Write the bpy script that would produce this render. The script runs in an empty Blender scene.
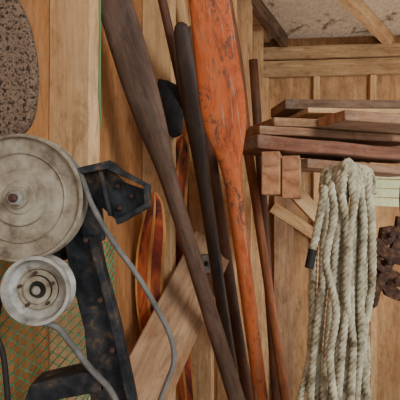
import bpy, bmesh, math, random
from mathutils import Vector, Matrix
random.seed(4)
ZC=1.6
def S(h,v,d):   # bearing measurements + distance -> metres
    return Vector(((h-200)*d/400, d, ZC+(200-v)*d/400))
def lin(c):
    return tuple((x/255/12.92 if x/255<=.04045 else ((x/255+.055)/1.055)**2.4) for x in c)+(1,)
COL=bpy.context.scene.collection
# ---------------- materials
def newmat(name):
    m=bpy.data.materials.new(name); m.use_nodes=True
    nt=m.node_tree; b=nt.nodes['Principled BSDF']; b.inputs['Specular IOR Level'].default_value=.25; return m,nt,b
def ramp(nt,stops):
    r=nt.nodes.new('ShaderNodeValToRGB'); e=r.color_ramp.elements
    while len(e)<len(stops): e.new(.5)
    for k,(p,c) in zip(e,stops): k.position=p; k.color=c
    return r
def mix(nt,mode,fac,a,b):
    n=nt.nodes.new('ShaderNodeMix'); n.data_type='RGBA'; n.blend_type=mode
    for s,v in ((n.inputs[0],fac),(n.inputs[6],a),(n.inputs[7],b)):
        if hasattr(v,'links') : nt.links.new(v,s)
        else: s.default_value=v
    return n.outputs[2]
def mapped(nt,scale,loc=(0,0,0)):
    tc=nt.nodes.new('ShaderNodeTexCoord'); mp=nt.nodes.new('ShaderNodeMapping')
    mp.inputs['Scale'].default_value=scale; mp.inputs['Location'].default_value=loc
    nt.links.new(tc.outputs['Object'],mp.inputs[0]); return mp.outputs[0]
def noise(nt,vec,sc,det=5,dist=0,rough=.55):
    n=nt.nodes.new('ShaderNodeTexNoise'); n.inputs['Scale'].default_value=sc
    n.inputs['Detail'].default_value=det; n.inputs['Distortion'].default_value=dist
    n.inputs['Roughness'].default_value=rough
    nt.links.new(vec,n.inputs['Vector']); return n.outputs[0]
def wood(name,light,dark,stretch=(1,1,.07),fine=70,wave=14,rough=.9,stain=None,knots=True,wamt=.35,bump=.45,loc=(0,0,0),grime=.7,dust=.4):
    m,nt,b=newmat(name); L=lin(light); D=lin(dark)
    v=mapped(nt,stretch,loc)
    n1=noise(nt,v,fine,8,.3,.7)
    r1=ramp(nt,[(.32,D),(.64,L)]); nt.links.new(n1,r1.inputs[0])
    n2=noise(nt,v,wave/4,2,.4)
    mm=nt.nodes.new('ShaderNodeMath'); mm.operation='MULTIPLY'; mm.inputs[1].default_value=wave*4
    nt.links.new(n2,mm.inputs[0])
    sn=nt.nodes.new('ShaderNodeMath'); sn.operation='SINE'; nt.links.new(mm.outputs[0],sn.inputs[0])
    r2=ramp(nt,[(.0,(1,1,1,1)),(.7,(.76,.63,.5,1)),(1,(.46,.33,.23,1))]); nt.links.new(sn.outputs[0],r2.inputs[0])
    c=mix(nt,'MULTIPLY',wamt,r1.outputs[0],r2.outputs[0])
    n3=noise(nt,mapped(nt,(1,1,.5),loc),5,7,.5,.7)
    s=lin(stain) if stain else tuple(x*.5 for x in D[:3])+(1,)
    r3=ramp(nt,[(.43,(0,0,0,1)),(.68,(.85,.85,.85,1))]); nt.links.new(n3,r3.inputs[0])
    c=mix(nt,'MIX',r3.outputs[0],c,s)
    n6=noise(nt,mapped(nt,(1,1,.7),(2,9,4)),12,8,.8,.75)
    r6=ramp(nt,[(.5,(0,0,0,1)),(.72,(dust,dust,dust,1))]); nt.links.new(n6,r6.inputs[0])
    c=mix(nt,'MIX',r6.outputs[0],c,tuple(.35*x+.65*y for x,y in zip(L,lin((160,148,132)))))
    n5=noise(nt,mapped(nt,(1,1,.35),(5,2,1)),30,10,1.0,.8)
    r5=ramp(nt,[(.32,(.32,.27,.24,1)),(.5,(1,1,1,1))]); nt.links.new(n5,r5.inputs[0])
    c=mix(nt,'MULTIPLY',grime,c,r5.outputs[0])
    if knots:
        vo=nt.nodes.new('ShaderNodeTexVoronoi'); vo.inputs['Scale'].default_value=6
        nt.links.new(mapped(nt,(1,1,.55),loc),vo.inputs['Vector'])
        r4=ramp(nt,[(.06,(.14,.08,.05,1)),(.11,(.7,.56,.44,1)),(.16,(1,1,1,1))]); nt.links.new(vo.outputs['Distance'],r4.inputs[0])
        c=mix(nt,'MULTIPLY',.85,c,r4.outputs[0])
    nt.links.new(c,b.inputs['Base Color']); b.inputs['Roughness'].default_value=rough
    bp=nt.nodes.new('ShaderNodeBump'); bp.inputs['Strength'].default_value=bump; bp.inputs['Distance'].default_value=.003
    nt.links.new(n1,bp.inputs['Height']); nt.links.new(bp.outputs[0],b.inputs['Normal'])
    return m
def spotty(name,stops,scale=20,stretch=(1,1,1),rough=.6,metal=0,bump=.3,det=8):
    m,nt,b=newmat(name); n=noise(nt,mapped(nt,stretch),scale,det,.2,.65)
    r=ramp(nt,[(p,lin(c)) for p,c in stops]); nt.links.new(n,r.inputs[0])
    nt.links.new(r.outputs[0],b.inputs['Base Color']); b.inputs['Roughness'].default_value=rough; b.inputs['Metallic'].default_value=metal
    bp=nt.nodes.new('ShaderNodeBump'); bp.inputs['Strength'].default_value=bump; bp.inputs['Distance'].default_value=.003
    nt.links.new(n,bp.inputs['Height']); nt.links.new(bp.outputs[0],b.inputs['Normal']); return m

M_ply=wood('plywood',(204,146,90),(160,104,58),(1,1,.12),40,8,wamt=.45,stain=(128,84,50),dust=.25)
M_plyb=wood('plywood_back',(212,168,118),(174,126,82),(1,1,.12),45,8,wamt=.4,stain=(136,100,68),dust=.3)
M_stud=wood('stud_pine',(234,196,146),(202,156,106),(1,1,.06),80,10,wamt=.3,stain=(172,130,88),dust=.25)
M_plate=wood('plate_pine',(206,168,120),(160,120,80),(1,1,.05),80,12,wamt=.35,stain=(124,94,66))
M_plank=wood('weathered_plank',(192,152,114),(150,110,78),(1,1,.06),70,12,stain=(116,88,68))
M_red=wood('reddish_board',(158,108,84),(110,70,52),(1,1,.05),80,12,wamt=.35,stain=(84,60,48),knots=False)
M_red2=wood('aged_board',(184,142,110),(134,98,72),(1,1,.05),80,12,wamt=.4,stain=(92,70,56),knots=False)
M_dkb=wood('dark_board',(138,108,84),(82,62,48),(1,1,.05),80,12,wamt=.3,knots=False)
M_end=wood('cut_end',(206,150,110),(164,108,74),(1,1,1),25,22,wamt=.6,knots=False,stain=(128,88,62),dust=.1)
M_brown=wood('weathered_oar',(112,84,66),(68,48,37),(1,1,.07),60,10,rough=.7,wamt=.3,knots=False,stain=(60,42,32),dust=.2)
M_dark=wood('dark_oar_wood',(70,50,38),(30,23,19),(1,1,.07),60,10,rough=.5,wamt=.3,knots=False,stain=(88,60,42),dust=.12)
M_pole=wood('pole_wood',(118,74,50),(70,44,30),(1,1,.05),60,10,rough=.6,wamt=.3,knots=False,dust=.15)
M_shaft=wood('varnished_shaft',(170,100,56),(112,62,36),(1,1,.05),60,10,rough=.5,wamt=.3,knots=False,dust=.15)
M_lightpole=wood('light_pole',(222,180,128),(184,140,92),(1,1,.05),60,10,wamt=.2,knots=False,dust=.15)
def ceilmat():
    m,nt,b=newmat('roof_sheathing')
    n=noise(nt,mapped(nt,(1,.35,1)),60,8,.3,.7)
    r=ramp(nt,[(.35,lin((196,174,146))),(.65,lin((234,216,190)))]); nt.links.new(n,r.inputs[0])
    n2=noise(nt,mapped(nt,(1,.6,1)),7,8,.6,.75)
    r2=ramp(nt,[(.37,(.22,.16,.12,1)),(.45,(1,1,1,1))]); nt.links.new(n2,r2.inputs[0])
    c=mix(nt,'MULTIPLY',.85,r.outputs[0],r2.outputs[0])
    nt.links.new(c,b.inputs['Base Color']); b.inputs['Roughness'].default_value=.9; return m
M_ceil=ceilmat()
def orange():
    m,nt,b=newmat('worn_orange_paint')
    n=noise(nt,mapped(nt,(1,1,.4)),11,10,.8,.8)
    r=ramp(nt,[(.34,lin((108,52,28))),(.45,lin((180,84,38))),(.53,lin((192,100,52))),(.585,lin((168,100,64))),(.65,lin((146,114,92))),(.8,lin((164,142,122)))]); nt.links.new(n,r.inputs[0])
    n2=noise(nt,mapped(nt,(1,1,.55),(3,1,2)),34,10,1.2,.82)
    r2=ramp(nt,[(.515,(0,0,0,1)),(.56,(.9,.9,.9,1))]); nt.links.new(n2,r2.inputs[0])
    n3=noise(nt,mapped(nt,(1,1,.4),(8,1,2)),9,4,.5)
    r3=ramp(nt,[(.38,(0,0,0,1)),(.52,(1,1,1,1))]); nt.links.new(n3,r3.inputs[0])
    f=mix(nt,'MULTIPLY',1.0,r2.outputs[0],r3.outputs[0])
    c=mix(nt,'MIX',f,r.outputs[0],lin((86,62,48)))
    n4=noise(nt,mapped(nt,(1,1,.06),(1,7,2)),120,5,.3,.7)
    r4=ramp(nt,[(.57,(0,0,0,1)),(.65,(.7,.7,.7,1))]); nt.links.new(n4,r4.inputs[0])
    c=mix(nt,'MIX',r4.outputs[0],c,lin((170,144,122)))
    nt.links.new(c,b.inputs['Base Color']); b.inputs['Roughness'].default_value=.7
    bp=nt.nodes.new('ShaderNodeBump'); bp.inputs['Strength'].default_value=.5; bp.inputs['Distance'].default_value=.002
    nt.links.new(n2,bp.inputs['Height']); nt.links.new(bp.outputs[0],b.inputs['Normal']); return m
M_or=orange()
M_disc=spotty('dusty_aluminium',[(.3,(88,76,60)),(.45,(136,123,102)),(.55,(156,144,124)),(.75,(178,168,150))],30,(1,1,1),.75,.1,.25)
M_rim=spotty('worn_steel',[(.3,(92,86,78)),(.6,(186,182,172))],30,(1,1,1),.5,.35,.15)
M_black=spotty('black_painted_steel',[(.36,(18,18,20)),(.5,(40,41,44)),(.58,(62,56,50)),(.66,(112,84,60))],34,(1,1,1),.6,.1,.3)
M_rust=spotty('rusty_iron',[(.3,(40,30,26)),(.5,(76,54,42)),(.7,(130,90,62))],60,(1,1,1),.85,.1,.5)
M_rubber=spotty('belt_rubber',[(.3,(72,70,66)),(.7,(126,120,112))],30,(1,1,1),.8)
M_blk=spotty('near_black',[(.3,(18,17,16)),(.7,(52,46,42))],30,(1,1,1),.6)  # near-black for small pulley's inner rings, left belt and rope end
M_rope=spotty('rope_fibre',[(.32,(104,92,70)),(.45,(164,152,124)),(.58,(196,186,158)),(.8,(214,206,184))],38,(1,1,1),.95,0,.5)
M_net=spotty('net_twine',[(.3,(26,100,66)),(.7,(70,156,112))],30,(1,1,1),.8)
M_pad=spotty('speckled_foam',[(.38,(48,36,28)),(.46,(98,78,62)),(.54,(130,108,88)),(.64,(76,58,46))],170,(1,1,1),.95,0,.8,3)
M_green=spotty('pale_green_boards',[(.3,(158,160,118)),(.7,(198,198,152))],10,(1,1,8),.8)
M_cloth=spotty('dark_cloth',[(.3,(34,34,36)),(.7,(66,64,64))],30,(1,1,1),.95)
M_floor=wood('floor_wood',(150,118,86),(104,78,56),(1,.06,1),50,8)
def skimat():
    m,nt,b=newmat('painted_ski')
    n=noise(nt,mapped(nt,(1,1,.35)),16,4,1)
    r=ramp(nt,[(.36,lin((64,26,18))),(.46,lin((142,54,30))),(.56,lin((176,84,42))),(.64,lin((104,40,28))),(.72,lin((44,28,24)))]); nt.links.new(n,r.inputs[0])
    nt.links.new(r.outputs[0],b.inputs['Base Color']); b.inputs['Roughness'].default_value=.35; return m
M_ski=skimat()
M_yel=spotty('yellow_edge',[(.3,(170,108,52)),(.7,(206,150,78))],20)
M_gpaint=spotty('green_paint',[(.3,(80,122,80)),(.7,(120,152,102))],30,(1,1,.2),.7)
# ---------------- geometry helpers
def obj(name,me,mats,smooth=False,parent=None):
    o=bpy.data.objects.new(name,me); COL.objects.link(o)
    for m in mats: me.materials.append(m)
    if smooth:
        for p in me.polygons: p.use_smooth=True
    if parent: o.parent=parent
    return o
def empty(name):
    e=bpy.data.objects.new(name,None); e.empty_display_size=.05; COL.objects.link(e); return e
def bevel(o,w=.002,seg=2):
    m=o.modifiers.new('bevel','BEVEL'); m.width=w; m.segments=seg; m.limit_method='ANGLE'; return o
def frame(A,B,face=Vector((0,-1,0))):
    z=(B-A).normalized(); x=z.cross(face)
    if x.length<1e-4: x=z.cross(Vector((1,0,0)))
    x.normalize(); y=z.cross(x).normalized()
    M=Matrix((x,y,z)).transposed().to_4x4(); M.translation=A; return M
def beam(name,A,B,w,t,mat,face=Vector((0,-1,0)),parent=None,bev=.002,endmat=None):
    """board from A to B; w across, t along the facing direction; grain along its length"""
    L=(B-A).length; bm=bmesh.new(); n=max(2,int(L/.12))
    rings=[]
    for i in range(n+1):
        z=L*i/n; j=.0014*random.uniform(-1,1)
        rings.append([bm.verts.new((sx*w/2+j,sy*t/2,z)) for sx,sy in((-1,-1),(1,-1),(1,1),(-1,1))])
    for a,b in zip(rings,rings[1:]):
        for k in range(4): bm.faces.new((a[k],a[(k+1)%4],b[(k+1)%4],b[k]))
    f1=bm.faces.new(rings[0][::-1]); f2=bm.faces.new(rings[-1])
    if endmat: f1.material_index=1; f2.material_index=1
    bmesh.ops.recalc_face_normals(bm,faces=bm.faces)
    me=bpy.data.meshes.new(name); bm.to_mesh(me); bm.free()
    o=obj(name,me,[mat]+([endmat] if endmat else []),parent=parent); o.matrix_world=frame(A,B,face)
    if bev: bevel(o,bev)
    return o
def slab(name,pts,thick,mat,ext=None,parent=None,bev=.002):
    ext=(ext or Vector((0,1,0)))*thick
    bm=bmesh.new(); a=[bm.verts.new(p) for p in pts]; b=[bm.verts.new(p+ext) for p in pts]; n=len(pts)
    bm.faces.new(a); bm.faces.new(b[::-1])
    for i in range(n): bm.faces.new((a[i],b[i],b[(i+1)%n],a[(i+1)%n]))
    bmesh.ops.recalc_face_normals(bm,faces=bm.faces)
    me=bpy.data.meshes.new(name); bm.to_mesh(me); bm.free()
    o=obj(name,me,[mat],parent=parent)
    if bev: bevel(o,bev)
    return o
def blade(name,A,B,prof,mat,parent=None,floor=True,nseg=20,face=Vector((0,-1,0))):
    """oar/paddle: prof=[(v,width,thick_ratio)] measured along its length"""
    D=B-A
    def tv(v):
        k=(200-v)/400
        return (k*A.y-(A.z-ZC))/(D.z-k*D.y)
    ring=[]
    for v,w,tr in prof:
        t=tv(v); Pp=A+D*t; W=w*Pp.y/400; ring.append((t,W,W*tr))
    if floor:
        t=(0.012-A.z)/D.z; ring.append((t,ring[-1][1],ring[-1][2]))
    dense=[]
    for i in range(len(ring)-1):
        a,b=ring[i],ring[i+1]; k=6
        p0=ring[max(i-1,0)]; p3=ring[min(i+2,len(ring)-1)]
        for j in range(k):
            u=j/k
            m1=(b[1]-p0[1])/max(1e-6,b[0]-p0[0])*(b[0]-a[0]); m2=(p3[1]-a[1])/max(1e-6,p3[0]-a[0])*(b[0]-a[0])
            h=(2*u**3-3*u*u+1)*a[1]+(u**3-2*u*u+u)*m1+(-2*u**3+3*u*u)*b[1]+(u**3-u*u)*m2
            dense.append((a[0]+(b[0]-a[0])*u,max(h,.002),a[2]+(b[2]-a[2])*u))
    dense.append(ring[-1])
    L=D.length; bm=bmesh.new(); rs=[]
    for t,w,th in dense:
        r=[]
        for k in range(nseg):
            an=2*math.pi*k/nseg; c,s=math.cos(an),math.sin(an)
            r.append(bm.verts.new((c*w/2,s*th/2,t*L)))
        rs.append(r)
    for a,b in zip(rs,rs[1:]):
        for k in range(nseg): bm.faces.new((a[k],a[(k+1)%nseg],b[(k+1)%nseg],b[k]))
    bm.faces.new(rs[0][::-1]); bm.faces.new(rs[-1])
    bmesh.ops.recalc_face_normals(bm,faces=bm.faces)
    me=bpy.data.meshes.new(name); bm.to_mesh(me); bm.free()
    o=obj(name,me,[mat],smooth=True,parent=parent); o.matrix_world=frame(A,B,face); return o
def lathe(name,C,prof,mats,parent=None,seg=64,idx=None,axis=Vector((0,-1,0))):
    bm=bmesh.new(); rs=[]
    for r,h in prof:
        rs.append([bm.verts.new((r*math.cos(2*math.pi*k/seg),r*math.sin(2*math.pi*k/seg),h)) for k in range(seg)])
    for i,(a,b) in enumerate(zip(rs,rs[1:])):
        for k in range(seg):
            f=bm.faces.new((a[k],a[(k+1)%seg],b[(k+1)%seg],b[k])); f.smooth=True
            if idx: f.material_index=idx[i]
    bm.faces.new(rs[0][::-1]); bm.faces.new(rs[-1])
    bmesh.ops.recalc_face_normals(bm,faces=bm.faces)
    me=bpy.data.meshes.new(name); bm.to_mesh(me); bm.free()
    o=obj(name,me,mats,parent=parent); o.matrix_world=Matrix.Translation(C)@axis.to_track_quat('Z','Y').to_matrix().to_4x4()
    e=o.modifiers.new('es','EDGE_SPLIT'); e.split_angle=math.radians(40); return o
def catmull(pts,n):
    P=[pts[0]]+list(pts)+[pts[-1]]; out=[]
    for i in range(1,len(P)-2):
        a,b,c,d=P[i-1:i+3]
        for j in range(n):
            t=j/n; out.append(.5*((2*b)+(c-a)*t+(2*a-5*b+4*c-d)*t*t+(3*b-a-3*c+d)*t**3))
    out.append(P[-2]); return out
def tube(bm,pts,r,seg=7,flat=1.0,mi=0):
    rs=[]; up=Vector((0,1,0))
    for i,p in enumerate(pts):
        t=(pts[min(i+1,len(pts)-1)]-pts[max(i-1,0)])
        if t.length<1e-9: t=Vector((0,0,1))
        t.normalize(); x=t.cross(up)
        if x.length<.05: x=t.cross(Vector((1,0,0)))
        x.normalize(); y=t.cross(x)
        rs.append([bm.verts.new(p+x*(r*math.cos(2*math.pi*k/seg))+y*(r*flat*math.sin(2*math.pi*k/seg))) for k in range(seg)])
    for a,b in zip(rs,rs[1:]):
        for k in range(seg):
            f=bm.faces.new((a[k],a[(k+1)%seg],b[(k+1)%seg],b[k])); f.smooth=True; f.material_index=mi
    for e in(rs[0][::-1],rs[-1]):
        f=bm.faces.new(e); f.material_index=mi
def tubeobj(name,pts,r,mat,parent=None,seg=10,flat=1.0):
    bm=bmesh.new(); tube(bm,pts,r,seg,flat); me=bpy.data.meshes.new(name)
    bmesh.ops.recalc_face_normals(bm,faces=bm.faces); bm.to_mesh(me); bm.free(); return obj(name,me,[mat],parent=parent)
# ---------------- room
d=Vector((.309,.951,0)); e=Vector((.951,-.309,0)); e2=Vector((.996,-.087,0)); C=Vector((.435,3.0,0))
UZ=Vector((0,0,1))
def P(a,b,z): return C-d*a+e*b+UZ*z
ZCEIL=ZC+1.2
slab('wall_left',[P(-.1,0,0),P(4,0,0),P(4,0,ZCEIL),P(-.1,0,ZCEIL)],.02,M_ply,ext=-e,bev=0)
slab('wall_back',[C-e2*.02,C+e2*2.6,C+e2*2.6+UZ*ZCEIL,C-e2*.02+UZ*ZCEIL],.02,M_plyb,ext=Vector((.087,.996,0)),bev=0)
R0=C+e2*2.6
slab('wall_right',[R0,R0-d*2.2,R0-d*2.2+UZ*ZCEIL,R0+UZ*ZCEIL],.02,M_plyb,ext=e,bev=0)
slab('floor',[P(0,-.1,0),P(4,-.1,0),P(4,2.8,0),P(-.1,2.8,0)],.03,M_floor,ext=-UZ,bev=0)
slab('ceiling',[p+UZ*ZCEIL for p in [P(-.2,-.1,0),P(3.4,-.1,0),P(3.4,2.8,0),P(-.4,2.8,0)]],.02,M_ceil,ext=UZ,bev=0)
for a in (2.329,1.929,1.529,1.129,.729,.329):
    beam('wall_stud' ,P(a,.0455,0.0),P(a,.0455,ZCEIL-.04),.038,.089,M_stud,face=e)
beam('top_plate',P(.0,.0455,ZCEIL-.02),P(3.3,.0455,ZCEIL-.02),.038,.089,M_plate,face=e)
slab('green_paint_smear',[P(2.3105,.0912,ZC+.45),P(2.318,.0912,ZC+.45),P(2.316,.0912,ZC+.3),P(2.319,.0912,ZC+.2),P(2.3105,.0912,ZC+.13)],.0006,M_gpaint,ext=e,bev=0)
def Q(b,o,z): return C+e2*b+Vector((-.087,-.996,0))*o+UZ*z
beam('top_plate',Q(.02,.05,ZC+1.075),Q(2.5,.05,ZC+1.075),.088,.038,M_plate)
beam('top_plate',Q(.02,.03,ZC+.965),Q(2.5,.03,ZC+.965),.115,.036,M_plate)
for b in (.05,.42,.82,1.25):
    beam('wall_stud',Q(b,.03,0),Q(b,.03,ZC+.903),.045,.04,M_stud)
beam('ceiling_rafter',Vector((1.40,2.93,ZC+1.155)),Vector((.10,1.41,ZC+1.155)),.05,.085,M_stud,face=UZ)
beam('ceiling_rafter',Vector((.62,2.92,ZC+1.155)),Vector((.28,2.27,ZC+1.155)),.045,.085,M_dkb,face=UZ)
beam('ceiling_rafter',Vector((2.15,2.85,ZC+1.155)),Vector((.85,1.36,ZC+1.155)),.05,.085,M_stud,face=UZ)
beam('wall_brace',Q(.1,.07,ZC-.05),Q(.55,.07,ZC-.35),.08,.03,M_stud)
beam('wall_board',Q(.18,.065,0),Q(.18,.065,ZC+.3),.14,.02,M_plank)
# ---------------- lumber shelf
sh=empty('lumber_shelf')
JD=Vector((.5,1.85,0))
beam('joist_1',S(271,173,.90),S(271,173,.90)+JD,.041,.098,M_plate,face=UZ,parent=sh,endmat=M_end,bev=.003)
beam('joist_2',S(290.5,177,.91),S(290.5,177,.91)+JD,.041,.098,M_plate,face=UZ,parent=sh,endmat=M_end,bev=.003)
A=S(245,142,.95)+Vector((0,.05,0)); B=S(420,156,1.27)+Vector((0,.05,0))
beam('front_board',A,B,.034,.13,M_red,parent=sh,endmat=M_red2,bev=.004)
beam('lower_board',S(300,161,1.0)+Vector((0,.09,0)),S(420,171,1.25)+Vector((0,.09,0)),.024,.12,M_red2,parent=sh)
beam('top_board',S(247,129,.98)+Vector((0,.08,0)),S(420,139,1.27)+Vector((0,.08,0)),.022,.15,M_red2,parent=sh,endmat=M_end,bev=.003)
lp=empty('lumber_pile')
beam('plank_1',S(265,120,1.0)+Vector((0,.08,0)),S(420,128,1.2)+Vector((0,.08,0)),.022,.14,M_plank,parent=lp,endmat=M_end,bev=.003)
beam('plank_2',S(335,117,.98)+Vector((0,.03,0)),S(425,122,1.1)+Vector((0,.03,0)),.026,.10,M_red2,parent=lp,endmat=M_end,bev=.003)
beam('plank_3',S(281,105,1.12)+Vector((0,.05,0)),S(425,105,1.2)+Vector((0,.05,0)),.028,.12,M_dkb,parent=lp,endmat=M_red2,bev=.003)
beam('plank_4',S(300,113,1.1)+Vector((0,.03,0)),S(425,114,1.2)+Vector((0,.03,0)),.014,.12,M_stud,parent=lp)
beam('shelf_brace',S(293,190,1.36),S(335,236,1.5),.05,.03,M_stud,parent=sh)
gs=empty('pale_green_siding')
for k in range(4):
    beam('siding_board_%d'%(k+1),S(362,174+k*9,1.9),S(440,176+k*9.5,2.0),.04,.02,M_green,parent=gs)
# ---------------- oars
blade('weathered_oar',S(109,-15,.84),S(243,420,1.02),
 [(-90,8,.3),(-84,22,.3),(-60,32,.28),(0,35,.24),(45,36,.24),(90,34,.28),(130,28,.4),(165,20,.65),(200,17,.9),(300,16,1),(420,17,1)],M_brown)
blade('dark_oar',S(180,20,.98),S(239,420,1.14),
 [(22,5,.4),(26,13,.4),(40,17,.35),(110,20,.35),(150,17,.5),(190,14,.8),(300,12,1),(420,12,1)],M_dark)
blade('dark_oar',S(190,20,1.1),S(251,420,1.24),
 [(26,5,.4),(40,14,.4),(110,17,.45),(170,12,.8),(300,11,1),(420,11,1)],M_pole)
blade('wooden_pole',S(160,-10,1.0),S(243,360,1.42),[(-60,6,1),(0,9,1),(360,9,1)],M_pole)
blade('orange_oar',S(207,-15,.82),S(264,420,1.06),
 [(-80,8,.3),(-74,28,.25),(-40,38,.22),(0,40,.22),(60,44,.2),(105,46,.2),(130,41,.26),(148,31,.42),(168,21,.7),(190,17,.9),(300,15,1),(420,14,1)],M_or)
blade('varnished_oar',S(248,150,1.42),S(287,410,1.46),
 [(-20,12,.4),(60,16,.4),(140,11,.7),(200,9,1),(410,10,1)],M_shaft)
blade('wooden_pole',S(262,190,1.8),S(277,410,1.85),[(60,9,1),(410,9,1)],M_pole)
blade('pale_pole',S(176,-15,1.25),S(215,200,1.45),[(-40,14,1),(60,13,1),(200,12,1)],M_lightpole)
# ---------------- water skis
def ski(name,pts,dd):
    em=empty(name)
    L=catmull([S(x,y,dd+k*.004) for k,(x,y,w) in enumerate(pts)],6)
    ws=catmull([Vector((w,0,0)) for x,y,w in pts],6)
    for nm,ex,off,mt in(('edge',1.0,0,M_yel),('deck',.8,-.003,M_ski),('stripe',.12,-.005,M_yel)):
        left=[p+Vector((-w.x*ex*dd/800,off,0)) for p,w in zip(L,ws)]; right=[p+Vector((w.x*ex*dd/800,off,0)) for p,w in zip(L,ws)]
        slab(nm,left+right[::-1],.008,mt,parent=em,bev=.001)
ski('water_ski',[(154,192,3),(155,203,15),(153,230,26),(150,260,29),(149,300,27),(152,335,22),(156,360,8)],1.05)
ski('water_ski',[(182,136,3),(181,148,16),(177,175,24),(173,215,26),(174,260,24),(180,330,20),(188,420,18)],1.22)
pk=empty('leaning_plank')
beam('board',S(213,243,1.2),S(128,420,.86),.128,.03,M_plank,parent=pk,bev=.004,endmat=M_end)
lathe('hinge_pin',S(206,263,1.09),[(.006,0),(.006,.02),(.003,.022)],[M_black],parent=pk,seg=20)
slab('hinge_leaf',[S(202,255,1.11),S(210,255,1.11),S(210,273,1.11),S(202,273,1.11)],.03,M_rim,parent=pk)
pts=[S(x,y,1.1) for x,y in[(158,78),(168,80),(180,86),(184,100),(182,134),(173,138),(166,130),(159,136),(154,110)]]
slab('dark_cloth_rag',pts,.015,M_cloth,bev=.005)
pts=catmull([S(x,y,.57) for x,y in[(-60,-50),(-10,-45),(12,-10),(26,20),(34,55),(35,90),(30,118),(18,134),(-5,140),(-60,140)]],6)
slab('foam_seat_pad',pts,.02,M_pad,bev=.006)
# ---------------- net
bm=bmesh.new()
na,nz=17,30
def npt(i,j):
    a=2.27+.0205*i+.004*math.sin(j*.35+i*.1); z=ZC-.075-.018*j-.012*math.sin(i*.22)
    bb=.098 if i<5 else max(.03,.098-.012*(i-5))
    return P(a,bb+.004*math.sin(i*.6+j*.13),z)
for i in range(na):
    for s in(0,1):
        tube(bm,[npt(i+((j+s)%2),j) for j in range(nz)],.0014,4)
me=bpy.data.meshes.new('fishing_net'); bm.to_mesh(me); bm.free(); obj('fishing_net',me,[M_net])
# ---------------- machine
mc=empty('belt_pulley_machine'); dd=.50; k=dd/400
R=64*k
c1=S(20,198,dd)
lathe('large_pulley',c1,[(R*.9,-.02),(R,-.018),(R*.985,-.014),(R*.93,-.006),(R*.985,.001),(R,.004),(R*.985,.0065),(R*.95,.006),(R*.93,.001),(R*.72,-.0012),(R*.70,.0012),(R*.68,-.0012),(R*.45,-.0008),(R*.43,.003),(R*.26,.003),(R*.24,.005),(R*.17,.0055),(R*.16,.009),(R*.1,.010)],[M_disc],parent=mc,seg=96)
lathe('axle_nut',c1+Vector((0,-.009,0)),[(R*.13,0),(R*.13,.006),(R*.11,.008)],[M_rim],parent=mc,seg=6)
lathe('axle_bolt',c1+Vector((0,-.012,0)),[(R*.065,0),(R*.065,.009),(R*.05,.011)],[M_rust],parent=mc,seg=20)
r2=33*k; c2=S(37,290,dd-.02)
lathe('small_pulley',c2,[(r2*.9,-.02),(r2,-.018),(r2*.8,-.008),(r2*1.0,.002),(r2,.006),(r2*.9,.006),(r2*.84,-.002),(r2*.66,-.005),(r2*.60,-.005),(r2*.58,-.0035),(r2*.42,-.0035),(r2*.40,0),(r2*.26,0),(r2*.25,-.003),(r2*.14,-.003),(r2*.13,.003),(r2*.08,.004)],[M_rim,M_blk,M_disc],idx=[0,0,0,0,0,0,0,2,1,2,1,2,2,1,1,2],parent=mc)
for q in range(5):
    an=q*2*math.pi/5+.4
    lathe('hub_rivet_%d'%(q+1),c2+Vector((math.cos(an)*r2*.5,-.0025,math.sin(an)*r2*.5)),[(r2*.05,-.004),(r2*.05,.002),(r2*.03,.003)],[M_rust],parent=mc,seg=12)
def poly(l,dp): return [S(x,y,dp) for x,y in l]
slab('arm_plate',poly([(62,232),(84,222),(97,236),(104,270),(118,320),(135,400),(152,520),(100,520),(92,420),(84,330),(70,275)],dd+.035),.012,M_black,parent=mc)
slab('arm_flange',poly([(86,236),(97,236),(104,270),(118,320),(135,400),(152,520),(143,520),(126,400),(108,318),(95,268)],dd+.02),.02,M_black,parent=mc)
slab('pulley_yoke',poly([(10,188),(40,186),(90,220),(94,250),(60,262),(10,215)],dd+.05),.012,M_black,parent=mc)
slab('bracket_face',poly([(76,172),(108,165),(124,182),(146,190),(147,206),(117,221),(98,204),(84,186)],dd+.022),.004,M_black,parent=mc,bev=.001)
slab('bracket_top',poly([(74,170),(80,167),(110,160),(118,168),(148,184),(148,188),(106,169),(80,174)],dd),.035,M_black,parent=mc,bev=.001)
slab('bracket_side',poly([(143,185),(148,184),(149,207),(117,225),(115,220),(144,204)],dd-.002),.03,M_black,parent=mc,bev=.001)
slab('bracket_rib',poly([(98,170),(102,170),(112,216),(108,216)],dd+.005),.02,M_black,parent=mc,bev=.001)
slab('bracket_neck',poly([(80,180),(100,200),(104,240),(84,250),(76,200)],dd+.03),.012,M_black,parent=mc)
for q,(x,y) in enumerate([(118,186),(132,196),(120,208),(86,240),(100,300),(112,350)]):
    lathe('bolt_%d'%(q+1),S(x,y,dd+.02),[(.0036,-.004),(.0036,.003),(.0026,.004)],[M_rust],parent=mc,seg=6)
slab('base_rail',poly([(30,385),(85,372),(100,378),(102,392),(60,400),(34,412),(20,412)],dd+.01),.04,M_black,parent=mc)
blt=catmull([S(*p) for p in[(60,150,.505),(78,170,.505),(92,205,.5),(112,240,.5),(135,272,.51),(155,305,.52),(170,335,.53),(174,360,.53),(166,385,.53),(152,420,.53)]],10)
tubeobj('drive_belt_outer',blt,.0036,M_rubber,parent=mc,flat=1.5)
blt=catmull([S(*p) for p in[(30,322,.485),(55,326,.49),(72,345,.5),(90,368,.505),(110,390,.51),(125,420,.51)]],10)
tubeobj('drive_belt_inner',blt,.0036,M_rubber,parent=mc,flat=1.5)
blt=catmull([S(*p) for p in[(2,290,.49),(-4,330,.5),(4,360,.5),(10,430,.5)]],8)
tubeobj('drive_belt_left',blt,.0035,M_blk,parent=mc)
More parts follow.
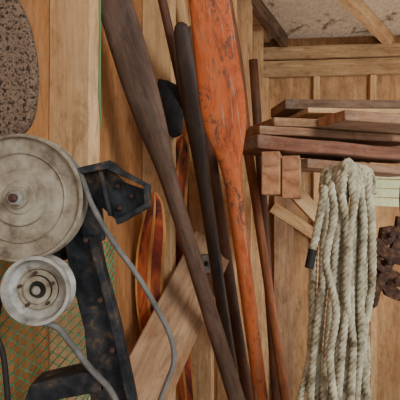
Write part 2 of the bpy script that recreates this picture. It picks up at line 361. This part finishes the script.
# ---------------- rope
bm=bmesh.new()
def rope(path,r=.0082,pitch=.038):
    pts=catmull(path,40)
    cum=[0]
    for a,b in zip(pts,pts[1:]): cum.append(cum[-1]+(b-a).length)
    n=int(cum[-1]/.004); out=[]; j=0
    for i in range(n+1):
        s=cum[-1]*i/n
        while j<len(cum)-2 and cum[j+1]<s: j+=1
        t=(s-cum[j])/max(1e-9,cum[j+1]-cum[j]); out.append((pts[j].lerp(pts[j+1],t),s))
    o0=random.random()
    for ph in range(3):
        hp=[]
        for i,(p,s) in enumerate(out):
            t=(out[min(i+1,n)][0]-out[max(i-1,0)][0]).normalized()
            x=t.cross(Vector((0,1,0)))
            if x.length<.1: x=t.cross(Vector((1,0,0)))
            x.normalize(); y=t.cross(x); an=2*math.pi*(s/pitch+ph/3+o0)
            hp.append(p+(x*math.cos(an)+y*math.sin(an))*r*.52)
        tube(bm,hp,r*.54,7)
D0=.86
strands=[(323,313,302,0),(330,319,311,-.012),(337,325,319,.004),(343,333,326,-.018),(349,341,335,.0),(354,350,343,-.02),(358,354,351,.004),(361,359,358,-.014),(365,364,364,.004),(369,368,367,-.01),
         (333,323,315,.03),(345,338,330,.03),(359,357,355,.03),(340,347,338,-.032),(354,350,349,-.037),(365,364,366,.03)]
for q,(t0,m0,b0,do) in enumerate(strands):
    z0=170+4*abs(q%3-1); dq=D0+do
    w=lambda a=2.5: random.uniform(-a,a)
    rope([S(t0+w(1.5),z0,dq+.01),S(t0-1+w(),z0+22,dq),S((t0+m0)/2+w(4),235+w(8),dq+w(.4)*.01),S(m0+w(4),290+w(10),dq+.004),S((m0+b0)/2+w(4.5),350+w(10),dq+w(.6)*.01),S(b0+w(3),410,dq),S(b0+4+w(),455+8*(q%4),dq)])
for q in range(6):
    a=322+q*4; b=373-q*4; dq=D0-.011*q+.02
    rope([S(a,192,dq),S(a+2,176,dq),S(a+8,169-q*.6,dq),S((a+b)/2,166-q,dq),S(b-8,169-q*.6,dq),S(b-2,176,dq),S(b,194,dq)])
for q in range(5):
    a=303+q*6; b=370-q*6; dq=D0-.02*q+.02
    rope([S(a,440,dq),S(a+6,475,dq),S((a+b)/2,495-q*5,dq),S(b-6,475,dq),S(b,440,dq)])
rope([S(330,182,D0-.045),S(334,215,D0-.045),S(326,262,D0-.045),S(336,310,D0-.045),S(330,360,D0-.045),S(338,425,D0-.04)])
rope([S(325,186,D0-.045),S(321,210,D0-.045),S(316,235,D0-.045),S(312,252,D0-.045)])
tube(bm,catmull([S(313,249,D0-.045),S(311,258,D0-.045),S(309,268,D0-.045)],5),.0092,12,mi=1)
bmesh.ops.recalc_face_normals(bm,faces=bm.faces)
me=bpy.data.meshes.new('rope_coil'); bm.to_mesh(me); bm.free(); obj('rope_coil',me,[M_rope,M_blk])
tubeobj('rope_hook',catmull([S(346,158,D0+.14),S(346,168,D0+.14),S(346,176,D0+.09),S(346,176,D0+.01)],6),.005,M_rust)
# ---------------- rusty iron tongs
it=empty('rusty_iron_tongs'); dz=1.25
def bar(nm,l,th=.02,o=0):
    slab(nm,[S(x,y,dz+o) for x,y in l],th,M_rust,parent=it,bev=.003)
bar('handle_1',[(398,216),(406,218),(404,244),(394,266),(384,288),(376,300),(370,294),(377,280),(386,260),(395,240)])
bar('handle_2',[(372,240),(379,238),(393,250),(412,258),(412,268),(390,263),(375,252)],o=-.012)
bar('jaw_1',[(369,258),(380,256),(388,266),(402,274),(414,276),(414,287),(396,287),(380,281),(370,272)],.026,o=.008)
bar('jaw_2',[(366,284),(377,282),(381,294),(378,306),(369,312),(362,302)],.026,o=.004)
bar('cross_plate',[(383,228),(396,226),(399,238),(389,246),(381,240)],.03)
bar('lower_arm',[(382,286),(392,282),(402,292),(412,296),(412,304),(398,301),(386,296)],.02,o=.01)
bar('toothed_edge',[(371,247),(376,250),(377,256),(382,258),(381,264),(386,268),(384,274),(378,270),(374,262),(370,256)],.03,o=-.004)
for q,(x,y) in enumerate([(376,247),(389,262),(374,266),(371,296),(391,235),(396,281)]):
    lathe('rivet_%d'%(q+1),S(x,y,dz-.014),[(.009,-.006),(.009,.003),(.006,.007)],[M_rust],parent=it,seg=16)
tubeobj('hanging_wire',catmull([S(402,173,dz),S(400,200,dz),S(402,222,dz)],6),.003,M_rust,parent=it)
# ---------------- light
w=bpy.data.worlds.new('World'); bpy.context.scene.world=w; w.use_nodes=True
w.node_tree.nodes['Background'].inputs[0].default_value=(.88,.95,1,1); w.node_tree.nodes['Background'].inputs[1].default_value=.95
def area(n,loc,target,size,en,col):
    l=bpy.data.lights.new(n,'AREA'); l.size=size; l.energy=en; l.color=col
    o=bpy.data.objects.new(n,l); COL.objects.link(o); o.location=loc
    o.rotation_euler=(Vector(target)-Vector(loc)).to_track_quat('-Z','Y').to_euler()
area('doorway_daylight',(1.6,-1.2,2.6),(.2,1.6,1.4),.8,60,(.96,.98,1))
area('fill_light',(1.6,1.5,1.0),(.9,3,2.7),.5,16,(1,.98,.95))  # added fill light, aimed up at the back wall and ceiling
cam=bpy.data.cameras.new('camera'); cam.lens=36; cam.sensor_width=36; cam.clip_start=.02
co=bpy.data.objects.new('camera',cam); COL.objects.link(co); co.location=(0,0,ZC); co.rotation_euler=(math.pi/2,0,0)
bpy.context.scene.camera=co
